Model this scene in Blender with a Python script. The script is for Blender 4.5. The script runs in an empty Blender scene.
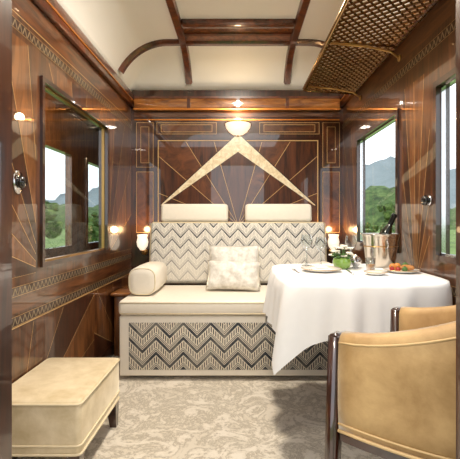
import bpy, bmesh, math, random
from mathutils import Vector, Matrix
random.seed(7)
S=bpy.context.scene
try:
    S.view_settings.view_transform='Standard'
except Exception as e: print(e)
F=389.0
def lin(c):
    c=c/255.0
    return c/12.92 if c<=0.04045 else ((c+0.055)/1.055)**2.4
def C(r,g,b): return (lin(r),lin(g),lin(b),1)
# ---------------------------------------------------------------- materials
def base(name):
    m=bpy.data.materials.new(name); m.use_nodes=True
    nt=m.node_tree; b=nt.nodes['Principled BSDF']
    return m,nt,b
def setp(b,**k):
    for n,v in k.items():
        n=n.replace('_',' ')
        if n in b.inputs: b.inputs[n].default_value=v
def coords(nt,scale=(1,1,1),rot=(0,0,0)):
    t=nt.nodes.new('ShaderNodeTexCoord'); mp=nt.nodes.new('ShaderNodeMapping')
    mp.inputs['Scale'].default_value=scale; mp.inputs['Rotation'].default_value=rot
    nt.links.new(t.outputs['Object'],mp.inputs['Vector']); return mp.outputs['Vector']
def noise(nt,vec,scale,detail=4,dist=0,rough=.5):
    n=nt.nodes.new('ShaderNodeTexNoise'); n.inputs['Scale'].default_value=scale
    n.inputs['Detail'].default_value=detail; n.inputs['Distortion'].default_value=dist
    n.inputs['Roughness'].default_value=rough
    nt.links.new(vec,n.inputs['Vector']); return n.outputs['Fac']
def ramp(nt,fac,stops):
    r=nt.nodes.new('ShaderNodeValToRGB')
    while len(r.color_ramp.elements)<len(stops): r.color_ramp.elements.new(.5)
    for e,(p,c) in zip(r.color_ramp.elements,stops): e.position=p; e.color=c
    nt.links.new(fac,r.inputs['Fac']); return r.outputs['Color']
def bump(nt,b,h,strength=.2,dist=.01):
    n=nt.nodes.new('ShaderNodeBump'); n.inputs['Strength'].default_value=strength; n.inputs['Distance'].default_value=dist
    nt.links.new(h,n.inputs['Height']); nt.links.new(n.outputs['Normal'],b.inputs['Normal'])
def wood(name,dk,lt,scale=(2,2,14),rot=(0,0,0),coat=1.0,ns=2.2,rough=.3):
    m,nt,b=base(name)
    v=coords(nt,scale,rot)
    f=noise(nt,v,ns,8,1.2,.62)
    md=tuple((a+c)/2 for a,c in zip(dk,lt))
    nt.links.new(ramp(nt,f,[(.36,dk),(.5,md),(.64,lt)]),b.inputs['Base Color'])
    setp(b,Roughness=rough,Coat_Weight=coat,Coat_Roughness=.015,Coat_IOR=1.6)
    return m
def plain(name,c,rough=.5,metal=0,var=.06,ns=20,**k):
    m,nt,b=base(name)
    f=noise(nt,coords(nt),ns,5)
    a=tuple(x*(1-var) for x in c[:3])+(1,); z=tuple(min(1,x*(1+var)) for x in c[:3])+(1,)
    nt.links.new(ramp(nt,f,[(.3,a),(.7,z)]),b.inputs['Base Color'])
    setp(b,Roughness=rough,Metallic=metal,**k); return m
def emis(name,c,st):
    m,nt,b=base(name); setp(b,Base_Color=c,Emission_Color=c,Emission_Strength=st,Roughness=.3); return m
def pane_mat(name,tint=(.95,.97,.97,1),g=.06):
    m=bpy.data.materials.new(name); m.use_nodes=True; nt=m.node_tree; nt.nodes.clear()
    o=nt.nodes.new('ShaderNodeOutputMaterial'); x=nt.nodes.new('ShaderNodeMixShader')
    t=nt.nodes.new('ShaderNodeBsdfTransparent'); t.inputs[0].default_value=tint
    gl=nt.nodes.new('ShaderNodeBsdfGlossy'); gl.inputs['Roughness'].default_value=.02
    x.inputs[0].default_value=g
    nt.links.new(t.outputs[0],x.inputs[1]); nt.links.new(gl.outputs[0],x.inputs[2]); nt.links.new(x.outputs[0],o.inputs[0])
    return m
def glass_mat(name,tint=(.88,.91,.90,1)):
    m=bpy.data.materials.new(name); m.use_nodes=True; nt=m.node_tree; nt.nodes.clear()
    o=nt.nodes.new('ShaderNodeOutputMaterial'); x=nt.nodes.new('ShaderNodeMixShader')
    t=nt.nodes.new('ShaderNodeBsdfTransparent'); t.inputs[0].default_value=tint
    gl=nt.nodes.new('ShaderNodeBsdfGlossy'); gl.inputs['Roughness'].default_value=.03
    lw=nt.nodes.new('ShaderNodeLayerWeight'); lw.inputs[0].default_value=.5
    nt.links.new(lw.outputs['Facing'],x.inputs[0])
    nt.links.new(t.outputs[0],x.inputs[1]); nt.links.new(gl.outputs[0],x.inputs[2]); nt.links.new(x.outputs[0],o.inputs[0])
    return m

W_MID =wood('lacquered_walnut',C(54,29,14),C(108,64,34),(9,9,1.2))
W_RED =wood('lacquered_rosewood',C(38,18,10),C(78,40,22),(9,9,1.2))
W_LITE=wood('lacquered_amber_veneer',C(80,45,22),C(140,89,48),(8,8,1.2))
W_BACK=wood('dark_sunburst_veneer',C(48,24,12),C(98,54,29),(9,9,1.2))
W_BACK2=wood('dark_sunburst_veneer_alternate',C(60,31,15),C(118,69,38),(3,9,3))
W_DK  =wood('lacquered_dark_trim',C(34,15,8),C(64,29,15),(4,4,4))
W_BEAM=wood('glossy_mahogany_beam',C(62,26,12),C(118,57,27),(4,4,4))
W_HOR =wood('lacquered_horizontal_veneer',C(60,31,15),C(118,70,37),(1.2,1.2,10))
W_BURL=wood('burl_veneer',C(88,44,19),C(156,92,46),(5,5,5),ns=3)
W_CORN=wood('amber_cornice_veneer',C(116,65,27),C(190,124,60),(2,2,9))
W_CHV =wood('pearly_birch_inlay',C(222,200,160),C(255,244,216),(5,5,5),coat=.8,ns=4)
W_LINE=plain('maple_inlay_line',C(204,164,110),.35,Coat_Weight=.6)
M_COP =plain('copper_gilt_strip',C(222,140,62),.25,.6)
M_BRASS=plain('brass',C(190,150,92),.28,1.0)
M_RACK=plain('bronze_mesh',C(164,134,98),.24,1.0)
M_CHR =plain('chrome',C(215,215,218),.13,1.0)
M_SLV =plain('brushed_silver',C(214,206,194),.2,1.0)
M_SILV=plain('silver_inlay',C(158,142,116),.3,.35)
M_BLK =plain('black_enamel',C(14,14,16),.2,0,Coat_Weight=1.0)
M_CEIL=plain('off_white_ceiling_paint',C(250,248,243),.7,0,.01,2)
M_LEATH=plain('ivory_leather',C(234,226,211),.5,0,.02,40)
M_WHT =plain('white_linen',C(236,235,233),.85,0,.01,30)
M_PORC=plain('white_porcelain',C(240,238,232),.15,0,.01)
M_GLASS=glass_mat('clear_glass'); M_PANE=pane_mat('window_glass'); 
M_GREENG=plain('green_glass',C(130,168,70),.12,0,.1,Coat_Weight=1.0)
M_BOTTLE=plain('dark_bottle_glass',C(18,26,14),.08,0,.1,Coat_Weight=1.0)
M_FOIL=plain('black_foil',C(24,22,22),.3,.4)
M_LABEL=plain('cream_paper_label',C(225,205,150),.6)
M_PETAL=plain('white_petals',C(245,242,228),.7,0,.04)
M_LEAF=plain('green_leaf',C(72,108,46),.6,0,.25)
M_ORANGE=plain('orange_fruit',C(220,140,62),.4,0,.15)
M_JUICE=plain('orange_juice',C(236,160,60),.3,0,.05)
M_REDF=plain('red_berry',C(160,40,30),.3)
M_BREAD=plain('baked_pastry',C(188,128,68),.6,0,.25)
M_RUST=emis('frosted_glass_shade',(1,.86,.66,1),.95)
M_BOWL=emis('lit_alabaster_bowl',(1,.86,.64,1),.95)

def carpet():
    m,nt,b=base('patterned_wool_carpet')
    v=coords(nt)
    f=noise(nt,v,5.2,12,1.8,.74)
    f2=noise(nt,v,46,6,.3,.75)
    s=nt.nodes.new('ShaderNodeMath'); s.operation='ADD'; nt.links.new(f,s.inputs[0])
    s2=nt.nodes.new('ShaderNodeMath'); s2.operation='MULTIPLY'; s2.inputs[1].default_value=.3; nt.links.new(f2,s2.inputs[0]); nt.links.new(s2.outputs[0],s.inputs[1])
    c1=ramp(nt,s.outputs[0],[(.56,C(220,212,197)),(.635,C(206,197,180)),(.665,C(162,152,134)),(.73,C(208,199,182))])
    nt.links.new(c1,b.inputs['Base Color']); setp(b,Roughness=.95,Sheen_Weight=.3)
    bump(nt,b,noise(nt,v,300,2),.4,.004); return m
M_CARP=carpet()
def velvet(name,dk,lt,sc=16):
    m,nt,b=base(name); v=coords(nt)
    f=noise(nt,v,sc,5,.2,.6)
    nt.links.new(ramp(nt,f,[(.30,dk),(.70,lt)]),b.inputs['Base Color'])
    setp(b,Roughness=.6,Sheen_Weight=1.0,Sheen_Roughness=.3,Sheen_Tint=(1,.92,.75,1)); bump(nt,b,noise(nt,v,90,4),.2,.003); return m
M_VELV=velvet('golden_velvet',C(152,116,68),C(196,160,108),9)
M_VEL2=velvet('cream_crushed_velvet',C(198,178,138),C(230,214,182),10)
M_SATIN=velvet('silvery_champagne_velvet',C(196,190,178),C(246,243,236),22)
M_PIPE=plain('cream_piping',C(220,204,170),.6)
M_PIPG=plain('gold_piping',C(200,168,118),.6)

def mth(nt,op,a,b=None,clamp=False):
    n=nt.nodes.new('ShaderNodeMath'); n.operation=op; n.use_clamp=clamp
    for i,x in enumerate((a,b)):
        if x is None: continue
        if isinstance(x,(int,float)): n.inputs[i].default_value=x
        else: nt.links.new(x,n.inputs[i])
    return n.outputs[0]
def mix(nt,f,a,b):
    n=nt.nodes.new('ShaderNodeMix'); n.data_type='RGBA'
    for i,x in ((0,f),(6,a),(7,b)):
        if isinstance(x,(int,float,tuple)): n.inputs[i].default_value=x
        else: nt.links.new(x,n.inputs[i])
    return n.outputs[2]
def chevron(name,P,slope,s,dark,mid,bas,fade=None,zo=0.0,tk=.2,bar=.8):
    # art deco brocade: nested chevrons (thick charcoal + thin grey strokes) with fine bars between
    m,nt,b=base(name)
    v=coords(nt); sp=nt.nodes.new('ShaderNodeSeparateXYZ'); nt.links.new(v,sp.inputs[0])
    Z=sp.outputs[2]; X=mth(nt,'ADD',sp.outputs[0],10*P)
    t=mth(nt,'PINGPONG',X,P/2)
    h=mth(nt,'ADD',mth(nt,'ADD',Z,mth(nt,'MULTIPLY',t,slope)),5.0+zo)
    k=mth(nt,'FRACT',mth(nt,'DIVIDE',h,s))
    def rng(a,b_): return mth(nt,'MULTIPLY',mth(nt,'GREATER_THAN',k,a),mth(nt,'LESS_THAN',k,b_))
    thick=mth(nt,'LESS_THAN',k,tk)
    thin=mth(nt,'MAXIMUM',rng(tk+.06,tk+.13),rng(tk+.19,tk+.25))
    bars=mth(nt,'LESS_THAN',mth(nt,'FRACT',mth(nt,'DIVIDE',X,P/12)),.5)
    bars=mth(nt,'MULTIPLY',bars,rng(tk+.32,.93))
    dk=mth(nt,'MAXIMUM',thick,mth(nt,'MULTIPLY',bars,bar))
    nz=mth(nt,'MULTIPLY',noise(nt,v,9,3),1.7,True)
    dk=mth(nt,'MULTIPLY',dk,mth(nt,'ADD',mth(nt,'MULTIPLY',nz,.5),.5),True)
    md=thin
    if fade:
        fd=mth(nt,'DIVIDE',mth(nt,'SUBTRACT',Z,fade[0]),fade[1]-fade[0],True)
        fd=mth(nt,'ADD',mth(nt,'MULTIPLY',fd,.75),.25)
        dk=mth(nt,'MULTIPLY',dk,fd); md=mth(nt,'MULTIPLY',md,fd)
    c=mix(nt,md,bas,mid); c=mix(nt,dk,c,dark)
    nt.links.new(c,b.inputs['Base Color'])
    setp(b,Roughness=.65,Sheen_Weight=.3); return m
M_CHEV1=chevron('chevron_brocade_panel',.18,1.0,.098,C(40,45,54),C(84,84,86),C(224,214,194),zo=.02,tk=.25,bar=.95)
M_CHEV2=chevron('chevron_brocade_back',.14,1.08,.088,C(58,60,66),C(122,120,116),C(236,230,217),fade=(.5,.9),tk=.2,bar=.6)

# ---------------------------------------------------------------- mesh builder
class MB:
    def __init__(s): s.bm=bmesh.new(); s.mats=[]
    def mi(s,m):
        if m not in s.mats: s.mats.append(m)
        return s.mats.index(m)
    def merge(s,tmp,m,mat=None,smooth=False):
        i=s.mi(m); mp={}
        for v in tmp.verts: mp[v]=s.bm.verts.new(mat@v.co if mat else v.co)
        for f in tmp.faces:
            try: nf=s.bm.faces.new([mp[v] for v in f.verts]); nf.material_index=i; nf.smooth=smooth
            except ValueError: pass
        tmp.free()
    def box(s,x0,x1,y0,y1,z0,z1,m,bev=0,seg=2,smooth=False,mat=None):
        t=bmesh.new(); bmesh.ops.create_cube(t,size=1)
        for v in t.verts: v.co=Vector(((v.co.x+.5)*(x1-x0)+x0,(v.co.y+.5)*(y1-y0)+y0,(v.co.z+.5)*(z1-z0)+z0))
        if bev>0: bmesh.ops.bevel(t,geom=t.edges[:],offset=bev,segments=seg,affect='EDGES',profile=.5)
        s.merge(t,m,mat,smooth or bev>0)
    def poly(s,pts,m,smooth=False):
        f=s.bm.faces.new([s.bm.verts.new(p) for p in pts]); f.material_index=s.mi(m); f.smooth=smooth
    def lathe(s,prof,m,c=(0,0,0),n=32,mat=None,smooth=True):
        t=bmesh.new(); rings=[]
        for r,z in prof:
            if r<1e-6: rings.append([t.verts.new((0,0,z))])
            else: rings.append([t.verts.new((r*math.cos(2*math.pi*k/n),r*math.sin(2*math.pi*k/n),z)) for k in range(n)])
        for a,b in zip(rings,rings[1:]):
            for k in range(n):
                q=[a[k%len(a)],a[(k+1)%len(a)],b[(k+1)%len(b)],b[k%len(b)]]
                u=[]
                for v in q:
                    if v not in u: u.append(v)
                if len(u)>2:
                    try:t.faces.new(u)
                    except ValueError: pass
        M=Matrix.Translation(c)
        if mat: M=M@mat
        s.merge(t,m,M,smooth)
    def tube(s,pts,r,m,n=8,closed=False,cap=True):
        pts=[Vector(p) for p in pts]; t=bmesh.new(); rings=[]; N=len(pts)
        for i,p in enumerate(pts):
            if closed: d=pts[(i+1)%N]-pts[i-1]
            else: d=pts[min(i+1,N-1)]-pts[max(i-1,0)]
            d.normalize(); up=Vector((0,0,1)) if abs(d.z)<.9 else Vector((0,1,0))
            a=d.cross(up).normalized(); b=d.cross(a).normalized()
            rr=r[i] if isinstance(r,(list,tuple)) else r
            rings.append([t.verts.new(p+rr*(a*math.cos(2*math.pi*k/n)+b*math.sin(2*math.pi*k/n))) for k in range(n)])
        for i in range(N if closed else N-1):
            A=rings[i];B=rings[(i+1)%N]
            for k in range(n): t.faces.new([A[k],A[(k+1)%n],B[(k+1)%n],B[k]])
        if cap and not closed: t.faces.new(rings[0][::-1]); t.faces.new(rings[-1])
        s.merge(t,m,None,True)
    def sphere(s,c,r,m,sc=(1,1,1),sub=2,jit=0):
        t=bmesh.new(); bmesh.ops.create_icosphere(t,subdivisions=sub,radius=1)
        for v in t.verts:
            k=1+random.uniform(-jit,jit); v.co=Vector((v.co.x*r*sc[0]*k+c[0],v.co.y*r*sc[1]*k+c[1],v.co.z*r*sc[2]*k+c[2]))
        s.merge(t,m,None,jit==0)
    def sweep(s,items,m,w,h):
        t=bmesh.new(); R=[]
        for p,a,d in items:
            p=Vector(p);a=Vector(a)*w/2;d=Vector(d)*h
            R.append([t.verts.new(q) for q in (p-a,p+a,p+a+d*.5,p+a*.7+d,p-a*.7+d,p-a+d*.5)])
        for A,B in zip(R,R[1:]):
            for k in range(6): t.faces.new([A[k],A[(k+1)%6],B[(k+1)%6],B[k]])
        t.faces.new(R[0]); t.faces.new(R[-1][::-1])
        s.merge(t,m)
    def pillow(s,w,h,t,m,mat=None,n=16):
        tb=bmesh.new(); g={}
        for sd in (1,-1):
            for i in range(n+1):
                for j in range(n+1):
                    u=2*i/n-1;v=2*j/n-1
                    if sd==-1 and (i in(0,n) or j in (0,n)): g[(sd,i,j)]=g[(1,i,j)]; continue
                    th=t/2*(max(0,(1-u**4)*(1-v**4)))**.45
                    px=u*w/2*(1-.07*(1-v*v)); pz=v*h/2*(1-.07*(1-u*u))
                    th+=.005*math.sin(u*9+v*5)*(1-u*u)*(1-v*v)
                    g[(sd,i,j)]=tb.verts.new((px,-sd*th,pz))
        for sd in (1,-1):
            for i in range(n):
                for j in range(n):
                    q=[g[(sd,i,j)],g[(sd,i+1,j)],g[(sd,i+1,j+1)],g[(sd,i,j+1)]]
                    tb.faces.new(q if sd==1 else q[::-1])
        s.merge(tb,m,mat,True)
    def build(s,name,parent=None,loc=None,rot=None,kind=None,label=None,cat=None,group=None,norm=True):
        me=bpy.data.meshes.new(name)
        if norm: bmesh.ops.recalc_face_normals(s.bm,faces=s.bm.faces[:])
        s.bm.to_mesh(me); s.bm.free()
        for m in s.mats: me.materials.append(m)
        o=bpy.data.objects.new(name,me); bpy.context.collection.objects.link(o)
        if parent: o.parent=parent
        if loc: o.location=loc
        if rot: o.rotation_euler=rot
        if kind:o['kind']=kind
        if label:o['label']=label
        if cat:o['category']=cat
        if group:o['group']=group
        return o
def empty(name,label,cat,loc=(0,0,0),rot=(0,0,0),group=None):
    o=bpy.data.objects.new(name,None); o.empty_display_size=.05; o.location=loc; o.rotation_euler=rot
    bpy.context.collection.objects.link(o); o['label']=label;o['category']=cat
    if group:o['group']=group
    return o

# clipping helpers for marquetry
def clip(poly,rect):
    x0,x1,y0,y1=rect
    for ax,lim,sg in ((0,x0,1),(0,x1,-1),(1,y0,1),(1,y1,-1)):
        out=[]
        for i in range(len(poly)):
            a=poly[i];b=poly[(i+1)%len(poly)]
            da=(a[ax]-lim)*sg; db=(b[ax]-lim)*sg
            if da>=0: out.append(a)
            if (da>0 and db<0) or (da<0 and db>0):
                t=da/(da-db); out.append((a[0]+(b[0]-a[0])*t,a[1]+(b[1]-a[1])*t))
        poly=out
        if len(poly)<3: return None
    return poly
def fan(mb,pl,c,rect,angs,mats,line=W_LINE,lw=.003,off=.001):
    R=6
    P=[(c[0]+R*math.cos(math.radians(a)),c[1]+R*math.sin(math.radians(a))) for a in angs]
    for i in range(len(P)-1):
        q=clip([c,P[i],P[i+1]],rect)
        if q: mb.poly([pl(x,y,off) for x,y in q],mats[i%len(mats)])
    if line:
        for a in angs:
            t=math.radians(a); n=(-math.sin(t)*lw/2,math.cos(t)*lw/2); e=(c[0]+R*math.cos(t),c[1]+R*math.sin(t))
            q=clip([(c[0]-n[0],c[1]-n[1]),(e[0]-n[0],e[1]-n[1]),(e[0]+n[0],e[1]+n[1]),(c[0]+n[0],c[1]+n[1])],rect)
            if q: mb.poly([pl(x,y,off*2) for x,y in q],line)
def rectp(mb,pl,r,m,off): 
    x0,x1,y0,y1=r; mb.poly([pl(x0,y0,off),pl(x1,y0,off),pl(x1,y1,off),pl(x0,y1,off)],m)
def frame(mb,pl,r,w,m,off):
    x0,x1,y0,y1=r
    for q in ((x0,x1,y0,y0+w),(x0,x1,y1-w,y1),(x0,x0+w,y0+w,y1-w),(x1-w,x1,y0+w,y1-w)): rectp(mb,pl,q,m,off)
def zigband(mb,pl,y0,y1,z,h,P=.040):
    rectp(mb,pl,(y0,y1,z-h/2-.007,z+h/2+.007),W_DK,.002)
    rectp(mb,pl,(y0,y1,z+h/2+.004,z+h/2+.006),W_LINE,.003)
    rectp(mb,pl,(y0,y1,z-h/2-.006,z-h/2-.004),W_LINE,.003)
    y=y0; lw=P*.17
    while y+P<=y1+1e-6:
        a,b=z-h/2,z+h/2
        mb.poly([pl(y,a,.003),pl(y+lw,a,.003),pl(y+P*.5+lw*.5,b,.003),pl(y+P*.5-lw*.5,b,.003)],M_SILV)
        mb.poly([pl(y+P-lw,a,.003),pl(y+P,a,.003),pl(y+P*.5+lw*.5,b,.0031),pl(y+P*.5-lw*.5,b,.0031)],M_SILV)
        y+=P
XL,XR,YB=-1.0,.98,3.64
# ---------------------------------------------------------------- floor
mb=MB(); mb.box(XL-.05,XR+.05,-.6,YB+.05,-.06,0,M_CARP); mb.build('floor',kind='structure')
# left wall
Lp=lambda y,z,o:(XL+o,y,z)
ay0,ay1,az0,az1=1.965,2.97,.82,1.79
mb=MB()
for b in ((.8,YB,0,az0),(.8,YB,az1,2.3),(.8,ay0,az0,az1),(ay1,YB,az0,az1)):
    mb.box(XL-.05,XL,b[0],b[1],b[2],b[3],W_MID)
fan(mb,Lp,(1.75,.0),(.8,2.70,.09,.565),[0,14,30,50,75,100,124,144,160,180],[W_MID,W_LITE,W_RED,W_MID])
fan(mb,Lp,(3.3,.0),(2.701,YB,.09,.565),[0,30,60,84,110,134,155,180],[W_RED,W_MID,W_LITE])
rectp(mb,Lp,(.8,YB,.64,.70),W_HOR,.001)
fan(mb,Lp,(2.0,.80),(.8,1.92,.80,1.89),[90,98,108,119,131,145,161,180],[W_MID,W_LITE,W_RED,W_MID])
fan(mb,Lp,(2.98,.80),(3.03,YB,.80,1.89),[0,26,50,68,81,90],[W_RED,W_LITE,W_MID])
fan(mb,Lp,(2.45,1.2),(1.93,3.02,1.80,1.89),[0,45,60,80,100,120,135,180],[W_RED,W_LITE,W_MID])
rectp(mb,Lp,(.8,YB,2.0,2.12),W_HOR,.001)
rectp(mb,Lp,(.8,YB,1.988,1.992),W_LINE,.002)
rectp(mb,Lp,(.8,YB,0.573,.578),W_LINE,.002)
zigband(mb,Lp,.8,YB,.736,.032); zigband(mb,Lp,.8,YB,.603,.032); zigband(mb,Lp,.8,YB,1.94,.036)
mb.build('wall_left',kind='structure',norm=False)
# right wall
Rp=lambda y,z,o:(XR-o,y,z)
mb=MB()
r1=(2.36,3.19,.86,1.74); r2=(1.15,1.93,.86,1.74)
for b in ((.8,YB,0,.86),(.8,YB,1.74,2.3),(.8,r2[0],.86,1.74),(r2[1],r1[0],.86,1.74),(r1[1],YB,.86,1.74)):
    mb.box(XR,XR+.05,b[0],b[1],b[2],b[3],W_MID)
fan(mb,Rp,(2.145,.70),(1.985,2.305,.80,1.83),[0,60,75,83,89,95,101,109,120,180],[W_LITE,W_MID,W_RED,W_LITE])
fan(mb,Rp,(3.2,.8),(3.25,YB,.80,1.86),[0,26,50,68,81,90],[W_RED,W_LITE,W_MID])
fan(mb,Rp,(1.6,.0),(.8,YB,.09,.60),[0,14,26,40,56,74,92,110,130,150,180],[W_RED,W_MID,W_LITE])
rectp(mb,Rp,(.8,YB,2.0,2.12),W_HOR,.001)
zigband(mb,Rp,.8,YB,.736,.032); zigband(mb,Rp,.8,YB,1.94,.036)
mb.build('wall_right',kind='structure',norm=False)
# back wall
Bp=lambda x,z,o:(x,YB-o,z)
mb=MB(); mb.box(XL-.05,XR+.05,YB,YB+.05,0,2.3,W_RED)
fan(mb,Bp,(0,1.02),(-.74,.74,.45,1.80),[-90,-30,22,41,58,74,106,122,139,158,210,270],[W_BACK,W_BACK2,W_BACK],lw=.005)
frame(mb,Bp,(-.75,.75,.44,1.815),.009,W_LINE,.004)
frame(mb,Bp,(-.775,.775,.42,1.84),.016,W_DK,.003)
for sg in (-1,1):
    X=lambda a,b:(min(sg*a,sg*b),max(sg*a,sg*b))
    for (a,b,z0,z1,m_) in ((.79,.95,1.56,1.98,W_BACK),(.79,.95,.95,1.52,W_BACK2),(.20,.76,1.87,1.98,W_BACK),(.83,.91,1.60,1.94,W_BACK2),(.24,.72,1.89,1.96,W_BACK2)):
        x0,x1=X(a,b); o_=.007 if a in (.83,.24) else .0045
        rectp(mb,Bp,(x0,x1,z0,z1),m_,o_)
        frame(mb,Bp,(x0,x1,z0,z1),.004,W_LINE,o_+.0015)
    mb.poly([Bp(0,1.875,.008),Bp(sg*.725,1.205,.008),Bp(sg*.712,1.205,.008),Bp(0,1.705,.008)],W_CHV)
    mb.poly([Bp(0,1.885,.0075),Bp(sg*.74,1.203,.0075),Bp(sg*.72,1.203,.0075),Bp(0,1.872,.0075)],W_DK)
rectp(mb,Bp,(-.97,.95,2.00,2.012),M_COP,.005)
rectp(mb,Bp,(-.97,.95,2.03,2.10),W_HOR,.005)
mb.build('wall_back',kind='structure',norm=False)
# front partition with doorway
mb=MB()
mb.box(XL-.05,-.465,.70,.80,0,2.3,W_RED); mb.box(.448,XR+.05,.70,.80,0,2.3,W_RED); mb.box(-.465,.448,.70,.80,2.0,2.3,W_RED)
mb.build('wall_front',kind='structure')
mb=MB()
mb.box(-.475,-.455,.68,.72,0,2.0,W_DK,.004); mb.box(.438,.458,.68,.72,0,2.0,W_DK,.004)
mb.build('trim_1',kind='structure')

# ---------------------------------------------------------------- ceiling
def zc(x,y):
    u=min(1,max(0,(abs(x)-.58)/.45)); v=min(1,max(0,(y-3.2)/.46))
    return min(2.55-.37*(1-math.sqrt(1-(u*.97)**2))/(1-math.sqrt(1-.97**2)),2.55-.34*(1-math.sqrt(1-(v*.98)**2))*1.2)
mb=MB(); xs=[-1.02+2.04*i/60 for i in range(61)]; ys=[.7+ (3.64-.7)*i/80 for i in range(81)]
V=[[mb.bm.verts.new((x,y,zc(x,y))) for y in ys] for x in xs]
mb.mi(M_CEIL)
for i in range(60):
    for j in range(80):
        f=mb.bm.faces.new([V[i][j],V[i][j+1],V[i+1][j+1],V[i+1][j]]); f.smooth=True
o=mb.build('ceiling',kind='structure')
sm=o.modifiers.new('Solidify','SOLIDIFY'); sm.thickness=.03; sm.offset=1
tn=2
def trimname():
    global tn; n='trim_%d'%tn; tn+=1; return n
for bx in (-.455,.455):
    mb=MB(); it=[]
    for i in range(50):
        y=.85+(3.60-.85)*i/49; it.append(((bx,y,zc(bx,y)+.004),(1,0,0),(0,-.2 if y>3.3 else 0,-1)))
    mb.sweep(it,W_BEAM,.066,.04); mb.build(trimname(),kind='structure')
for ry in (3.22,1.7):
    mb=MB(); it=[]
    for i in range(61):
        x=-.985+1.95*i/60; u=min(1,max(0,(abs(x)-.58)/.45)); d=Vector((-u*.8*(1 if x>0 else -1),0,-1+u*.5)).normalized()
        it.append(((x,ry,zc(x,min(ry,3.19))+.004),(0,1,0),d))
    mb.sweep(it,W_BEAM,.06,.038); mb.build(trimname(),kind='structure')
mb=MB(); mb.box(-.42,.42,2.87,2.94,2.51,2.555,W_BEAM,.006); mb.build(trimname(),kind='structure')
mb=MB(); mb.box(-.42,.42,2.94,3.19,2.535,2.553,W_BURL)
mb.box(-.42,.42,3.05,3.08,2.525,2.536,W_BEAM)
mb.build(trimname(),kind='structure')
# cornices
mb=MB(); mb.box(XL,XL+.03,.8,YB,2.12,2.24,W_BEAM,.006); mb.box(XL,XL+.036,.8,YB,2.165,2.175,M_COP); mb.build(trimname(),kind='structure')
mb=MB(); mb.box(XR-.03,XR,.8,YB,2.12,2.24,W_BEAM,.006); mb.box(XR-.036,XR,.8,YB,2.165,2.175,M_COP); mb.build(trimname(),kind='structure')
mb=MB(); mb.box(XL+.036,XR-.036,YB-.05,YB-.006,2.085,2.21,W_CORN,.008); mb.box(XL+.036,XR-.036,YB-.056,YB-.05,2.19,2.21,W_BEAM); mb.box(XL+.036,XR-.036,YB-.056,YB-.05,2.085,2.098,M_COP)
for x in (-.455,0,.455): mb.box(x-.015,x+.015,YB-.058,YB-.05,2.098,2.19,W_BEAM)
mb.build(trimname(),kind='structure')
# baseboards
mb=MB(); mb.box(XL+.004,XL+.02,.8,YB-.02,0,.085,W_DK,.004); mb.build('baseboard_left',kind='structure')
mb=MB(); mb.box(XR-.02,XR-.004,.8,YB-.02,0,.085,W_DK,.004); mb.build('baseboard_right',kind='structure')

# ---------------------------------------------------------------- windows
def window(n,x,side,y0,y1,z0,z1,fw=.035,mat=W_DK,inner=None,extra=None):
    mb=MB(); a,b=(x-.055,x+.014) if side>0 else (x-.014,x+.055)
    for q in ((y0,y1,z0,z0+fw),(y0,y1,z1-fw,z1),(y0,y0+fw,z0+fw,z1-fw),(y1-fw,y1,z0+fw,z1-fw)):
        mb.box(a,b,q[0],q[1],q[2],q[3],mat)
    e=.008
    if inner:
        a2,b2=(x-.03,x-.01) if side>0 else (x+.01,x+.03)
        y0b,y1b,z0b,z1b=y0+fw,y1-fw,z0+fw,z1-fw
        for q in ((y0b,y1b,z0b,z0b+e),(y0b,y1b,z1b-e,z1b),(y0b,y0b+e,z0b,z1b),(y1b-e,y1b,z0b,z1b)):
            mb.box(a2,b2,q[0],q[1],q[2],q[3],inner)
    if extra:
        for q in extra: mb.box(a+.01,b-.01,q[0],q[1],q[2],q[3],mat,.004)
    w=mb.build('window_%d'%n,kind='structure')
    mb=MB(); xm=x-.025 if side>0 else x+.025
    mb.box(xm-.002,xm+.002,y0+fw-.004,y1-fw+.004,z0+fw-.004,z1-fw+.004,M_PANE)
    mb.build('window_pane',parent=w)
window(1,XL,1,ay0,ay1,az0,az1,.025,W_DK,M_BRASS)
window(2,XR,-1,*r1,.03,W_DK,M_CHR)
window(3,XR,-1,*r2,.03,W_DK,M_CHR)
# corridor
XC=-1.78
mb=MB()
cw=((2.3,4.17),(4.55,6.6)); z0,z1=.76,1.80
for b in ((1.0,7.5,0,z0),(1.0,7.5,z1,2.2),(1.0,cw[0][0],z0,z1),(cw[0][1],cw[1][0],z0,z1),(cw[1][1],7.5,z0,z1)):
    mb.box(XC-.05,XC,b[0],b[1],b[2],b[3],W_LITE)
mb.build('wall_corridor',kind='structure')
window(4,XC,1,cw[0][0],cw[0][1],z0,z1,.04,W_LITE,None,[(2.95,3.0,z0+.04,z1-.04)])
window(5,XC,1,cw[1][0],cw[1][1],z0,z1,.04,W_LITE)
mb=MB(); mb.box(XC-.05,XL-.05,1.0,7.5,2.2,2.25,W_MID)
for y in (2.2,3.0,3.8,4.6,5.4): mb.box(XC,XL-.06,y,y+.05,2.16,2.2,W_DK)
mb.build('ceiling_corridor',kind='structure')
mb=MB(); mb.box(XC-.05,XL-.05,1.0,7.5,-.06,0,M_CARP); mb.build('floor_corridor',kind='structure')
mb=MB(); mb.box(XL-.07,XL-.052,YB,7.5,0,2.2,W_MID); mb.build('wall_corridor_inner',kind='structure')
mb=MB(); mb.box(XC-.05,XL-.05,7.5,7.55,0,2.2,W_RED); mb.build('wall_corridor_end',kind='structure')

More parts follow.
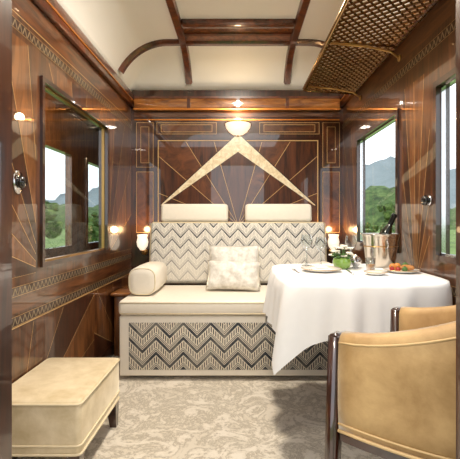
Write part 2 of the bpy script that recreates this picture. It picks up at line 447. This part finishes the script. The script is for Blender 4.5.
# ---------------------------------------------------------------- sofa
sofa=empty('sofa','ivory sofa with charcoal chevron brocade panels against the marquetry wall','sofa',(0,3.0,0))
def SP(mb,name,**k): return mb.build(name,parent=sofa,**k)
D=-3.0
mb=MB(); mb.box(-.786,.786,2.57+D,3.55+D,.03,.43,M_LEATH,.012)
mb.box(-.72,.72,2.562+D,2.58+D,.075,.385,M_CHEV1,.004)
mb.box(-.74,.74,2.65+D,3.5+D,0,.035,W_DK)
SP(mb,'base')
mb=MB(); mb.box(-.79,.79,2.55+D,3.2+D,.432,.535,M_LEATH,.03,4)
mb.tube([(-.775,2.553+D,.518),(.775,2.553+D,.518)],.004,M_PIPE); mb.tube([(-.775,2.553+D,.448),(.775,2.553+D,.448)],.004,M_PIPE)
SP(mb,'seat_cushion')
mb=MB(); R=Matrix.Translation((0,3.28+D,.536))@Matrix.Rotation(math.radians(-11),4,'X')
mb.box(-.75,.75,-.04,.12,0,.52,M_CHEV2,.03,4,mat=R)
ring=[(-.745,-.03,.01),(-.745,-.03,.505),(-.73,-.03,.512),(.73,-.03,.512),(.745,-.03,.505),(.745,-.03,.01)]
mb.tube([R@Vector(p) for p in ring],.006,M_PIPE)
SP(mb,'backrest')
for a,b in ((-.67,-.085),(.06,.64)):
    mb=MB(); R2=Matrix.Translation((0,3.40+D,1.045))@Matrix.Rotation(math.radians(-8),4,'X')
    mb.box(a,b,-.06,.06,0,.16,M_LEATH,.03,4,mat=R2)
    SP(mb,'headrest')
for sg in (-1,1):
    mb=MB(); cxs=sg*.665; y0_,y1_=2.69+D,3.14+D; zc_=.637
    def sq(r,n=3.2,K=40):
        o=[]
        for k in range(K):
            a=2*math.pi*k/K; c_,s_=math.cos(a),math.sin(a); q=r*(abs(c_)**n+abs(s_)**n)**(-1/n); o.append((q*c_,q*s_))
        return o
    t=bmesh.new(); RR=[]
    for y_,r in ((y0_-.004,.05),(y0_,.085),(y0_+.012,.096),(y0_+.2,.100),(y1_-.012,.097),(y1_,.085)):
        RR.append([t.verts.new((cxs+x,y_,zc_+z)) for x,z in sq(r)])
    for A,B in zip(RR,RR[1:]):
        for k in range(40): t.faces.new([A[k],A[(k+1)%40],B[(k+1)%40],B[k]])
    t.faces.new(RR[0]); t.faces.new(RR[-1][::-1]); mb.merge(t,M_LEATH,None,True)
    mb.tube([(cxs+x,y0_+.003,zc_+z) for x,z in sq(.090)],.004,M_PIPE,6,True)
    SP(mb,'bolster')
mb=MB(); mb.pillow(.42,.34,.14,M_SATIN); mb.build('cushion',loc=(-.03,3.115,.70),rot=(math.radians(-14),0,math.radians(2)),label='silvery champagne velvet square cushion leaning on the sofa back',cat='cushion')
mb=MB(); mb.pillow(.41,.23,.13,M_SATIN); mb.build('cushion',loc=(-.035,2.93,.648),rot=(math.radians(-24),math.radians(1.5),math.radians(-3)),label='silvery champagne velvet lumbar cushion resting on the seat',cat='cushion')

# ---------------------------------------------------------------- ottoman
ot=empty('ottoman','cream crushed velvet ottoman with dark wooden legs on the carpet','ottoman',(-.80,1.77,0))
mb=MB(); hx,hy=.185,.255
mb.box(-hx,hx,-hy,hy,.130,.35,M_VEL2,.02,4)
def loop(hx,hy,z,r=.02,n=5):
    P=[]
    for cx,cy,a0 in ((hx-r,hy-r,0),(-hx+r,hy-r,90),(-hx+r,-hy+r,180),(hx-r,-hy+r,270)):
        for k in range(n+1):
            a=math.radians(a0+90*k/n); P.append((cx+r*math.cos(a),cy+r*math.sin(a),z))
    return P
mb.build('cushion_body',parent=ot)
mb=MB(); mb.tube(loop(hx+.001,hy+.001,.338),.005,M_PIPE,8,True); mb.tube(loop(hx+.002,hy+.002,.177),.004,M_PIPE,8,True); mb.tube(loop(hx+.001,hy+.001,.142),.005,M_PIPE,8,True)
mb.build('piping',parent=ot)
for sx in (-1,1):
    for sy in (-1,1):
        mb=MB(); t=bmesh.new()
        a=[];b=[]
        for dx,dy in ((-1,-1),(1,-1),(1,1),(-1,1)):
            a.append(t.verts.new((sx*.155+dx*.026,sy*.225+dy*.026,.135))); b.append(t.verts.new((sx*.162+dx*.016,sy*.232+dy*.016,0)))
        for k in range(4): t.faces.new([a[k],a[(k+1)%4],b[(k+1)%4],b[k]])
        t.faces.new(a);t.faces.new(b[::-1]); mb.merge(t,W_DK); mb.build('leg',parent=ot)

# ---------------------------------------------------------------- barrel chair
HW=.255; AZ=.73; BZ=.455
ch=empty('armchair','barrel armchair in golden velvet with dark wooden posts beside the table','armchair',(.635,1.125,0),(0,0,math.radians(47)))
N=48
def cpath(ph,ins=0):
    c,s_=math.cos(ph),math.sin(ph)
    return Vector((-(HW-ins)*(1 if c>=0 else -1)*abs(c)**.78, .24-(.47-ins)*abs(s_)**.82,0))
def topz(ph): return AZ+.14*(math.sin(ph)**1.3)
mb=MB(); t=bmesh.new(); R=[]
for i in range(N+1):
    ph=math.pi*i/N; s_=math.sin(ph); ht=topz(ph)
    o_,n_=cpath(ph),cpath(ph,.06)
    def P(f,z): q=o_.lerp(n_,f); return t.verts.new((q.x,q.y,z))
    R.append([P(0,BZ),P(-.10,BZ+.08),P(-.10,ht-.1),P(-.02,ht-.02),P(.12,ht-.004),P(.3,ht+.003),P(.7,ht+.003),P(.9,ht-.006),P(1,ht-.02),P(1.05,ht-.1),P(1,BZ)])
for A,B in zip(R,R[1:]):
    for k in range(11): f=t.faces.new([A[k],A[(k+1)%11],B[(k+1)%11],B[k]])
t.faces.new(R[0]);t.faces.new(R[-1][::-1])
mb.merge(t,M_VELV,None,True); mb.build('backrest',parent=ch)
mb=MB()
def rail(z,ins): 
    out=[]
    for i in range(N+1):
        ph=math.pi*i/N; q=cpath(ph,ins); out.append((q.x,q.y,z if z else topz(ph)-.022))
    return out
mb.tube(rail(None,-.001),.003,M_PIPG); mb.tube(rail(BZ+.006,-.003),.005,M_PIPG); mb.tube(rail(BZ+.026,-.003),.003,M_PIPG); mb.build('piping',parent=ch)
mb=MB(); t=bmesh.new(); a=[];b=[]
for i in range(N+1):
    q=cpath(math.pi*i/N,.01); a.append(t.verts.new((q.x,q.y,BZ-.03)));b.append(t.verts.new((q.x,q.y,BZ+.003)))
for i in range(N): t.faces.new([a[i],a[i+1],b[i+1],b[i]])
t.faces.new([a[0],b[0],b[-1],a[-1]]); t.faces.new(a);t.faces.new(b[::-1]); mb.merge(t,W_DK); mb.build('seat_frame',parent=ch)
mb=MB(); t=bmesh.new(); L=[]
for z,ins in ((BZ+.005,.07),(BZ+.07,.066),(BZ+.095,.075),(BZ+.105,.11)):
    L.append([t.verts.new((cpath(math.pi*i/N,ins).x,cpath(math.pi*i/N,ins).y+.0,z)) for i in range(N+1)])
for A,B in zip(L,L[1:]):
    for i in range(N+1): t.faces.new([A[i],A[(i+1)%(N+1)],B[(i+1)%(N+1)],B[i]])
t.faces.new(L[0]);t.faces.new(L[-1]); mb.merge(t,M_VELV,None,True); mb.build('seat',parent=ch)
def post(mb,top,bot,w1,d1,w2,d2,m):
    t=bmesh.new(); a=[];b=[]
    for dx,dy in ((-1,-1),(1,-1),(1,1),(-1,1)):
        a.append(t.verts.new((top[0]+dx*w1/2,top[1]+dy*d1/2,top[2]))); b.append(t.verts.new((bot[0]+dx*w2/2,bot[1]+dy*d2/2,bot[2])))
    for k in range(4): t.faces.new([a[k],a[(k+1)%4],b[(k+1)%4],b[k]])
    t.faces.new(a);t.faces.new(b[::-1]); bmesh.ops.bevel(t,geom=t.edges[:],offset=.005,segments=2,affect='EDGES'); mb.merge(t,m,None,True)
for sx in (-1,1):
    mb=MB(); post(mb,(sx*(HW-.025),.258,AZ-.004),(sx*(HW-.02),.285,0),.055,.034,.036,.034,W_DK); mb.build('leg',parent=ch)
    mb=MB(); post(mb,(sx*.13,-.10,BZ-.025),(sx*.14,-.13,0),.045,.045,.03,.03,W_DK); mb.build('leg',parent=ch)

# ---------------------------------------------------------------- table
tx0,tx1,ty0,ty1=.195,.955,1.61,2.44; TZ=.785
tb=empty('dining_table','dining table with a pedestal under a white cloth beside the window','table',((tx0+tx1)/2,(ty0+ty1)/2,0))
mb=MB(); mb.box(-.31,.31,-.34,.34,TZ-.03,TZ,W_MID,.01); mb.build('table_top',parent=tb)
mb=MB(); mb.lathe([(0,0),(.13,0),(.13,.015),(.05,.04),(.035,.1),(.03,.6),(.06,.74),(.06,.754),(0,.754)],W_DK,(.08,0,0)); mb.build('pedestal',parent=tb)
cx,cy=(tx0+tx1)/2,(ty0+ty1)/2; hx,hy=(tx1-tx0)/2,(ty1-ty0)/2
NS=4.6; CO=2**(-1/NS)
def sup(a,hx,hy,n=NS):
    c,s_=math.cos(a),math.sin(a); r=(abs(c/hx)**n+abs(s_/hy)**n)**(-1/n); return Vector((r*c,r*s_,0))
mb=MB(); t=bmesh.new(); K=320; rings=[]
for fr in (.3,.6,.85,.97): rings.append([sup(2*math.pi*k/K,hx,hy)*fr+Vector((0,0,TZ+.004)) for k in range(K)])
def cornerness(a):
    p=sup(a,1,1); return (max(0,min(abs(p.x),abs(p.y)))/CO)**7
nseg=20
for j in range(nseg+1):
    f=j/nseg; row=[]
    for k in range(K):
        a=2*math.pi*k/K; p=sup(a,hx,hy); nrm=Vector((abs(p.x/hx)**(NS-1)*(1 if p.x>0 else -1)/hx,abs(p.y/hy)**(NS-1)*(1 if p.y>0 else -1)/hy,0)).normalized()
        cn=min(1,cornerness(a)); drop=.225+.15*cn
        s1=math.sin(a*13+.6); fold=(abs(s1)**.7*(1 if s1>0 else -1))*.7+math.sin(a*24+1.9)*.55+math.sin(a*7)*.35
        right=max(0,min(1,(p.x-.5*hx)/(.4*hx)))
        fl=(.002+.022*f+.050*cn*f*(1-.3*f)+ .021*fold*f**.8)*(1-.95*right)
        rr=.012*(1-math.exp(-f*10))
        row.append(p+nrm*(fl+rr)+Vector((0,0,TZ+.004-.004*(f>0)-drop*f-.004*math.sin(a*13)*f)))
    rings.append(row)
VV=[[t.verts.new(p) for p in r] for r in rings]; cv=t.verts.new((0,0,TZ+.004))
for A,B in zip(VV,VV[1:]):
    for k in range(K): t.faces.new([A[k],A[(k+1)%K],B[(k+1)%K],B[k]])
for k in range(K): t.faces.new([cv,VV[0][k],VV[0][(k+1)%K]])
mb.merge(t,M_WHT,None,True); mb.build('tablecloth',loc=(cx,cy,0),label='white linen tablecloth draped over the dining table',cat='tablecloth')
T=TZ+.0045
def wineglass(loc,h=.17,label='clear stemmed wine glass standing on the white tablecloth'):
    r=empty('wine_glass',label,'glass',(loc[0],loc[1],T),group='wine glasses on the dining table')
    k=h/.17
    mb=MB(); mb.lathe([(0,.003),(.03,0),(.031,.002),(.006,.008),(.004,.02),(.004,.08*k),(.012,.09*k)],M_GLASS,n=24); mb.build('stem',parent=r)
    mb=MB(); mb.lathe([(.004,.088*k),(.024,.1*k),(.035,.125*k),(.033,.15*k),(.028,h)],M_GLASS,n=24); mb.build('bowl',parent=r)
wineglass((.41,2.33),.185); wineglass((.49,2.30),.17); wineglass((.68,2.345),.18)
v=empty('flower_vase','small green glass pot with white blossoms on the tablecloth','vase',(.58,2.17,T))
mb=MB(); mb.lathe([(0,0),(.028,0),(.046,.014),(.052,.036),(.047,.056),(.041,.062),(.037,.058),(.038,.04),(0,.03)],M_GREENG,n=28); mb.build('vase_body',parent=v)
mb=MB()
for k in range(14):
    a=k*2.4; r=.014+.014*math.sqrt(k); x,y=r*math.cos(a),r*math.sin(a); z=.098+.026*math.cos(k*1.7)
    mb.tube([(x*.3,y*.3,.04),(x,y,z)],.002,M_LEAF,5)
    for p in range(5): 
        b=p*1.257+k; mb.sphere((x+.009*math.cos(b),y+.009*math.sin(b),z+.002),.0105,M_PETAL,(1,1,.55),1)
    mb.sphere((x,y,z+.006),.004,M_LABEL,sub=1)
for k in range(10):
    a=k*.63+.2; mb.sphere((.046*math.cos(a),.046*math.sin(a),.075+.01*math.sin(k*3)),.015,M_LEAF,(1,.6,.5),1)
mb.build('bouquet',parent=v)
bk=empty('ice_bucket','wide polished silver champagne bucket on the tablecloth','ice bucket',(.835,2.28,T))
mb=MB(); mb.lathe([(0,0),(.070,0),(.074,.01),(.086,.05),(.101,.175),(.107,.185),(.111,.190),(.107,.194),(.098,.188),(.082,.06),(.068,.014),(0,.012)],M_SLV,n=44)
mb.tube([(.0945*math.cos(t_*math.pi/20),.0945*math.sin(t_*math.pi/20),.12) for t_ in range(40)],.003,M_BRASS,6,True)
mb.build('bucket_body',parent=bk)
for sg in (-1,1):
    mb=MB(); mb.tube([(0,sg*(.097+.024*math.sin(t*math.pi/8)),.11+.05*t/8) for t in range(9)],.004,M_CHR,8); mb.build('handle',parent=bk)
def bottle(loc,rot,label):
    r=empty('champagne_bottle',label,'bottle',loc,rot)
    mb=MB(); mb.lathe([(0,0),(.033,0),(.036,.006),(.036,.14),(.030,.17),(.016,.205),(.0135,.22)],M_BOTTLE,n=28); mb.build('bottle_body',parent=r)
    mb=MB(); mb.lathe([(.0145,.205),(.015,.22),(.0145,.262),(.017,.264),(.017,.274),(.013,.282),(0,.284)],M_FOIL,n=20); mb.build('foil_cap',parent=r)
bottle((.80,2.28,T+.05),(math.radians(3),math.radians(24),0),'dark champagne bottle with black foil leaning in the bucket')
for i,(x,y,z,r_) in enumerate(((.81,2.21,.168,.2),(.865,2.22,.165,.9),(.88,2.325,.165,.4),(.81,2.345,.165,1.3),(.77,2.25,.165,.7),(.90,2.26,.16,.1))):
    mb=MB(); mb.box(-.015,.015,-.015,.015,-.013,.013,M_GLASS,.005); mb.build('ice_cube',loc=(x,y,T+z),rot=(r_,.4,r_),label='clear ice cube piled inside the silver bucket',cat='ice cube',group='ice cubes in the bucket')
def plate(loc,r,label,m=M_PORC,rim=M_BRASS):
    o=empty('plate',label,'plate',(loc[0],loc[1],T))
    mb=MB(); mb.lathe([(0,.002),(r*.55,0),(r*.62,.002),(r,.014),(r,.017),(r*.64,.007),(0,.006)],m,n=40); mb.build('plate_body',parent=o)
    mb=MB(); mb.tube([(r*math.cos(t*math.pi/20),r*math.sin(t*math.pi/20),.016) for t in range(40)],.0018,rim,6,True); mb.build('gilt_rim',parent=o)
    return o
plate((.44,2.06),.105,'white porcelain dinner plate with gilt rim on the tablecloth')
PX,PY=.845,2.01
plate((PX,PY),.088,'porcelain plate holding pastries and fruit on the tablecloth')
plate((.68,1.92),.055,'small porcelain side plate with gilt rim on the tablecloth')
mb=MB(); mb.box(-.045,.045,-.05,.05,0,.010,M_WHT,.004); mb.box(-.03,.03,-.045,.045,.0105,.020,M_WHT,.004); mb.build('napkin',loc=(.44,2.06,T+.0065),label='folded white linen napkin lying on the dinner plate',cat='napkin')
for i,(x,y,r,m,nm) in enumerate(((-.035,.025,.019,M_ORANGE,'apricot'),(-.002,.048,.019,M_ORANGE,'apricot'),(.038,.042,.020,M_LEAF,'lime'),(-.03,-.03,.013,M_REDF,'strawberry'),(-.002,-.045,.014,M_LEAF,'lime'),(-.052,-.005,.013,M_REDF,'strawberry'))):
    rt=empty(nm,'small whole %s on the porcelain plate'%nm,'fruit',(PX+x,PY+y,T+.007),group='fruit on the porcelain plate')
    mb=MB(); mb.sphere((0,0,r),r,m,(1,1,1),2); mb.build('fruit_body',parent=rt)
    mb=MB(); mb.lathe([(0,.004),(.005,0),(.002,-.001)],M_LEAF,(0,0,2*r),8); mb.build('leaf',parent=rt)
mb=MB(); mb.tube([(.03*math.cos(a*.35),.03*math.sin(a*.35),.018) for a in range(0,9)],[.005,.011,.013,.015,.015,.015,.013,.011,.005],M_BREAD,10)
mb.build('croissant',loc=(PX+.025,PY-.02,T+.006),label='golden baked croissant on the porcelain plate',cat='pastry')
def cutlery(nm,x,y,rz):
    mb=MB()
    mb.tube([(0,-.09,.003),(0,0,.003),(0,.02,.004)],[.004,.003,.002],M_CHR,8)
    if nm=='fork':
        mb.box(-.009,.009,.02,.045,.002,.005,M_CHR)
        for k in (-.0075,-.0025,.0025,.0075): mb.box(k-.0012,k+.0012,.045,.085,.002,.005,M_CHR)
    else: mb.box(-.002,.009,.02,.11,.002,.0045,M_CHR,.001)
    mb.build(nm,loc=(x,y,T),rot=(0,0,rz),label='silver %s laid beside the dinner plate'%nm,cat='cutlery')
cutlery('fork',.305,2.06,.05); cutlery('table_knife',.575,2.0,-.08)
r=empty('juice_glass','short glass tumbler of orange juice on the tablecloth','glass',(.705,2.07,T))
mb=MB(); mb.lathe([(0,0),(.022,0),(.026,.07),(.0255,.07),(.0215,.004),(0,.004)],M_GLASS,n=24); mb.build('tumbler',parent=r)
mb=MB(); mb.lathe([(0,.005),(.020,.005),(.0225,.035),(0,.035)],M_JUICE,n=24); mb.build('juice',parent=r)
r=empty('sugar_bowl','small lidded silver sugar bowl on the tablecloth','sugar bowl',(.67,2.22,T))
mb=MB(); mb.lathe([(0,0),(.02,0),(.014,.008),(.03,.022),(.034,.04),(.03,.048),(0,.048)],M_CHR,n=24); mb.build('bowl',parent=r)
mb=MB(); mb.lathe([(.031,.0485),(.024,.06),(.006,.066),(.007,.074),(0,.078)],M_CHR,n=24); mb.build('lid',parent=r)

# ---------------------------------------------------------------- bedside cabinets + sconces
for sg,xw in ((-1,XL),(1,XR)):
    c=empty('side_table','narrow glossy wooden side table between sofa and wall','side table',((-.905 if sg<0 else .885),3.2,0),group='side tables flanking the sofa')
    mb=MB(); mb.box(-.065,.065,-.16,.16,0,.47,W_LITE,.008); mb.build('cabinet_body',parent=c)
    mb=MB(); mb.box(-.085,.085,-.19,.19,.472,.50,W_CORN,.012,3); mb.build('table_top',parent=c)
    l=empty('wall_sconce','brass wall sconce with frosted tulip glass shade glowing','wall lamp',(sg*.87,YB-.0085,.82),group='sconces beside the sofa')
    mb=MB(); mb.lathe([(0,0),(.03,0),(.026,.01),(0,.014)],M_BRASS,(0,0,-.05),24,Matrix.Rotation(math.radians(90),4,'X')); mb.build('backplate',parent=l)
    mb=MB(); mb.tube([(0,-.01,-.05),(0,-.05,-.07),(0,-.085,-.06),(0,-.09,-.035)],.006,M_BRASS); mb.lathe([(0,-.045),(.02,-.035),(.024,-.026),(0,-.026)],M_BRASS,(0,-.09,0),20); mb.build('arm',parent=l)
    mb=MB(); mb.lathe([(.02,-.025),(.045,.01),(.052,.05),(.042,.09),(.048,.115),(.045,.115),(.039,.09),(.048,.05),(.04,.012),(.0,-.02)],M_RUST,(0,-.09,0),28); mb.build('lamp_shade',parent=l)
    ld=bpy.data.lights.new('sconce_light','POINT'); ld.energy=1.4; ld.color=(1,.66,.34); ld.shadow_soft_size=.03
    lo=bpy.data.objects.new('sconce_light',ld); lo.location=(sg*.87,YB-.096,.98); bpy.context.collection.objects.link(lo)
l=empty('wall_lamp','glowing alabaster half bowl lamp with brass rim on the marquetry wall','wall lamp',(0,YB-.006,1.965))
mb=MB()
pr=[(.0,-.11),(.045,-.102),(.085,-.075),(.112,-.035),(.12,0)]
tt=bmesh.new(); RR=[]
for r_,z in pr: RR.append([tt.verts.new((r_*math.cos(math.pi+math.pi*k/20),r_*math.sin(math.pi+math.pi*k/20),z)) for k in range(21)] if r_>0 else [tt.verts.new((0,0,z))])
for A,B in zip(RR,RR[1:]):
    for k in range(20):
        if len(A)==1: tt.faces.new([A[0],B[k+1],B[k]])
        else: tt.faces.new([A[k],A[k+1],B[k+1],B[k]])
mb.merge(tt,M_BOWL,None,True); mb.build('lamp_bowl',parent=l)
mb=MB(); mb.tube([(.122*math.cos(math.pi+math.pi*k/20),.122*math.sin(math.pi+math.pi*k/20),.003) for k in range(21)],.005,M_BRASS); mb.lathe([(0,-.122),(.008,-.118),(.006,-.108),(0,-.104)],M_BRASS,(0,-.012,0),16); mb.build('rim',parent=l)
ld=bpy.data.lights.new('bowl_light','POINT'); ld.energy=3.5; ld.color=(1,.75,.45); ld.shadow_soft_size=.04
lo=bpy.data.objects.new('bowl_light',ld); lo.location=(0,YB-.08,2.01); bpy.context.collection.objects.link(lo)

# ---------------------------------------------------------------- luggage rack
rk=empty('luggage_rack','bronze perforated luggage rack with rounded front edge on the wall','luggage rack',(XR,0,2.1))
def lattice(name,pfun,nu,nv,th):
    mb=MB(); mb.mi(M_RACK); g={}
    for i in range(nu+1):
        for j in range(nv+1):
            if (i+j)%2==0: g[(i,j)]=mb.bm.verts.new(pfun(i/nu,j/nv))
    for i in range(nu+1):
        for j in range(nv+1):
            if (i+j)%2==1:
                q=[(i-1,j),(i,j-1),(i+1,j),(i,j+1)]; q=[g[k] for k in q if k in g]
                if len(q)>=3: mb.bm.faces.new(q)
    o=mb.build(name,parent=rk); w=o.modifiers.new('Wire','WIREFRAME'); w.thickness=th; w.use_boundary=True; w.use_even_offset=False
y0,y1=1.3,3.24
lattice('mesh_tray',lambda u,v:(-.43+.42*u, y0+(y1-y0)*v, .05-.025*u),16,74,.0175)
mb=MB()
mb.tube([(-.436,y0,.052),(-.436,y1-.03,.052),(-.425,y1-.005,.050),(-.40,y1+.004,.047),(-.02,y1+.004,.024)],.012,M_RACK,10)
mb.box(-.02,-.004,y0,y1,.020,.042,M_RACK,.003)
for y in (1.45,2.37): mb.tube([(-.43,y,.045),(-.01,y,.022)],.009,M_RACK)
mb.build('rail',parent=rk)
for y in (1.6,2.35,3.1):
    mb=MB(); mb.tube([(-.006,y,-.06),(-.06,y,-.02),(-.2,y,.01),(-.42,y,.03)],.007,M_BRASS); mb.lathe([(0,0),(.022,0),(.018,.008),(0,.01)],M_BRASS,(-.004,y,-.06),20,Matrix.Rotation(math.radians(-90),4,'Y')); mb.build('bracket',parent=rk)

# ---------------------------------------------------------------- wall fittings
k=empty('light_switch','chrome oval switch plate with black knob on the wood wall','switch',(XL+.0035,1.76,1.23))
mb=MB(); mb.lathe([(0,0),(.042,0),(.038,.006),(0,.008)],M_CHR,n=32,mat=Matrix.Rotation(math.radians(90),4,'Y')@Matrix.Scale(1.35,4,(1,0,0))); mb.build('plate',parent=k)
mb=MB(); mb.lathe([(0,.008),(.024,.008),(.030,.016),(.024,.03),(0,.034)],M_BLK,n=28,mat=Matrix.Rotation(math.radians(90),4,'Y')); mb.build('knob',parent=k)
k=empty('window_crank','black round window crank with chrome rose on the wooden wall','window crank',(XR-.0035,1.985,1.16))  # round black knob on the wall, purpose unidentified
mb=MB(); mb.lathe([(0,0),(.03,0),(.026,.008),(0,.01)],M_CHR,n=32,mat=Matrix.Rotation(math.radians(-90),4,'Y')); mb.build('rose',parent=k)
mb=MB(); mb.lathe([(0,.01),(.018,.01),(.028,.02),(.022,.034),(0,.038)],M_BLK,n=28,mat=Matrix.Rotation(math.radians(-90),4,'Y')); mb.build('knob',parent=k)

# ---------------------------------------------------------------- outside
def terrain_mat(name,a,b,c,ns):
    m,nt,bb=base(name); f=noise(nt,coords(nt),ns,8,.5,.7)
    nt.links.new(ramp(nt,f,[(.35,a),(.5,b),(.65,c)]),bb.inputs['Base Color']); setp(bb,Roughness=1.0); return m
M_GRASS=terrain_mat('meadow_grass',C(84,112,52),C(112,138,66),C(136,158,84),.15)
M_FOREST=terrain_mat('forest_slope',C(44,64,34),C(76,100,52),C(108,130,72),.3)
M_CROWN=terrain_mat('tree_foliage',C(40,60,28),C(76,102,48),C(120,142,76),2.5)
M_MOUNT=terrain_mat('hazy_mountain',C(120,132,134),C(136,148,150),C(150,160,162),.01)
mb=MB(); mb.poly([(-900,-300,-1.3),(900,-300,-1.3),(900,1200,-1.3),(-900,1200,-1.3)],M_GRASS); mb.build('ground',kind='structure')
def ridge(name,cx,cy,dirv,length,depth,h,seed,mat,label,cat,jag=.3):
    random.seed(seed); mb=MB(); mb.mi(mat); n,mq=60,12; ph=[random.uniform(0,6) for _ in range(6)]
    d=Vector((dirv[0],dirv[1],0)).normalized(); nn=Vector((-d.y,d.x,0)); G=[]
    for i in range(n+1):
        u=i/n-.5; hh=h*(.62+jag*math.sin(u*7+ph[0])+jag*.5*math.sin(u*17+ph[1])+jag*.2*math.sin(u*43+ph[2])); row=[]
        for j in range(mq+1):
            w=j/mq*2-1; z=max(-1.35,hh*(1-abs(w)**1.2)+ (random.uniform(-.03,.03)*h if abs(w)<.95 else 0)) if abs(w)<1 else -1.4
            p=Vector((cx,cy,0))+d*u*length+nn*w*depth; row.append(mb.bm.verts.new((p.x,p.y,z)))
        G.append(row)
    for i in range(n):
        for j in range(mq):
            f=mb.bm.faces.new([G[i][j],G[i+1][j],G[i+1][j+1],G[i][j+1]]); f.smooth=True
    mb.build(name,label=label,cat=cat)
ridge('mountain',330,760,(1,-.3),600,140,130,3,M_MOUNT,'hazy blue grey mountain range beyond the valley','mountain')
ridge('mountain',-380,760,(1,.3),600,140,180,5,M_MOUNT,'hazy grey mountain range behind the trees','mountain')
ridge('hill',66,150,(.9,-.6),110,26,17,9,M_FOREST,'green wooded hillside beyond the meadow','hill',.25)
ridge('hill',-75,150,(.9,.6),110,26,17,12,M_FOREST,'green wooded hillside beside the railway','hill',.25)
def tree(x,y,h,seed):
    random.seed(seed); r=empty('tree','leafy green tree standing in the meadow','tree',(x,y,-1.3),group='trees along the railway')
    mb=MB(); mb.tube([(0,0,0),(.05*h,0,.25*h),(0,.02*h,.5*h)],[.035*h,.025*h,.015*h],W_DK,8); mb.build('trunk',parent=r)
    mb=MB()
    for _ in range(34): mb.sphere((random.gauss(0,.15)*h,random.gauss(0,.15)*h,random.uniform(.35,.88)*h),random.uniform(.06,.13)*h,M_CROWN,sub=2,jit=.25)
    mb.build('crown',parent=r)
for i,(x,y,h) in enumerate(((14,34,3.4),(16,40,4.4),(11.5,36,2.6),(20,46,5),(-14,27,4.2),(-17,30,5),(-11,28,2.8),(-20,34,6),(-13.5,38,3.6))): tree(x,y,h,i+20)

# ---------------------------------------------------------------- world / lights
w=bpy.data.worlds.new('World'); S.world=w; w.use_nodes=True; nt=w.node_tree
bg=nt.nodes['Background']; tc=nt.nodes.new('ShaderNodeTexCoord'); sp=nt.nodes.new('ShaderNodeSeparateXYZ')
nt.links.new(tc.outputs['Generated'],sp.inputs[0])
nt.links.new(ramp(nt,sp.outputs[2],[(0,(.91,.92,.94,1)),(.35,(.86,.88,.92,1)),(1,(.78,.82,.90,1))]),bg.inputs[0]); bg.inputs[1].default_value=2.3
def fill_light(x,y,e,size=.14,z=None,col=(1,.89,.75)):  # unseen overhead lamps, added to brighten the cabin
    z=zc(x,y)-.012 if z is None else z
    r=empty('ceiling_downlight','round brass recessed ceiling downlight','ceiling lamp',(x,y,z),group='ceiling downlights')
    mb=MB(); mb.lathe([(size/2,.0),(size/2+.012,-.004),(size/2+.016,.01),(size/2,.01)],M_BRASS,n=32); mb.build('trim_ring',parent=r)
    ld=bpy.data.lights.new('downlight','AREA'); ld.shape='DISK'; ld.size=size; ld.energy=e; ld.color=col
    lo=bpy.data.objects.new('downlight_lamp',ld); lo.location=(x,y,z-.006); bpy.context.collection.objects.link(lo)
fill_light(0,1.2,20,.2); fill_light(0,2.3,38,.2)
fill_light(0,.3,16,z=2.3)  # added fill on the camera side of the doorway
ld=bpy.data.lights.new('corridor_lamp','POINT'); ld.energy=12; ld.color=(1,.78,.5); ld.shadow_soft_size=.06
lo=bpy.data.objects.new('corridor_lamp',ld); lo.location=(-1.4,3.4,2.0); bpy.context.collection.objects.link(lo)
# ---------------------------------------------------------------- camera
cd=bpy.data.cameras.new('Camera'); cam=bpy.data.objects.new('Camera',cd); bpy.context.collection.objects.link(cam)
cam.location=(0,0,1.05); cam.rotation_euler=(math.radians(90),0,0)
cd.sensor_width=36; cd.lens=F/460*36; cd.shift_x=-(238-230)/460; cd.shift_y=-(229.5-222)/460
cd.clip_start=.02; cd.clip_end=3000; S.camera=cam
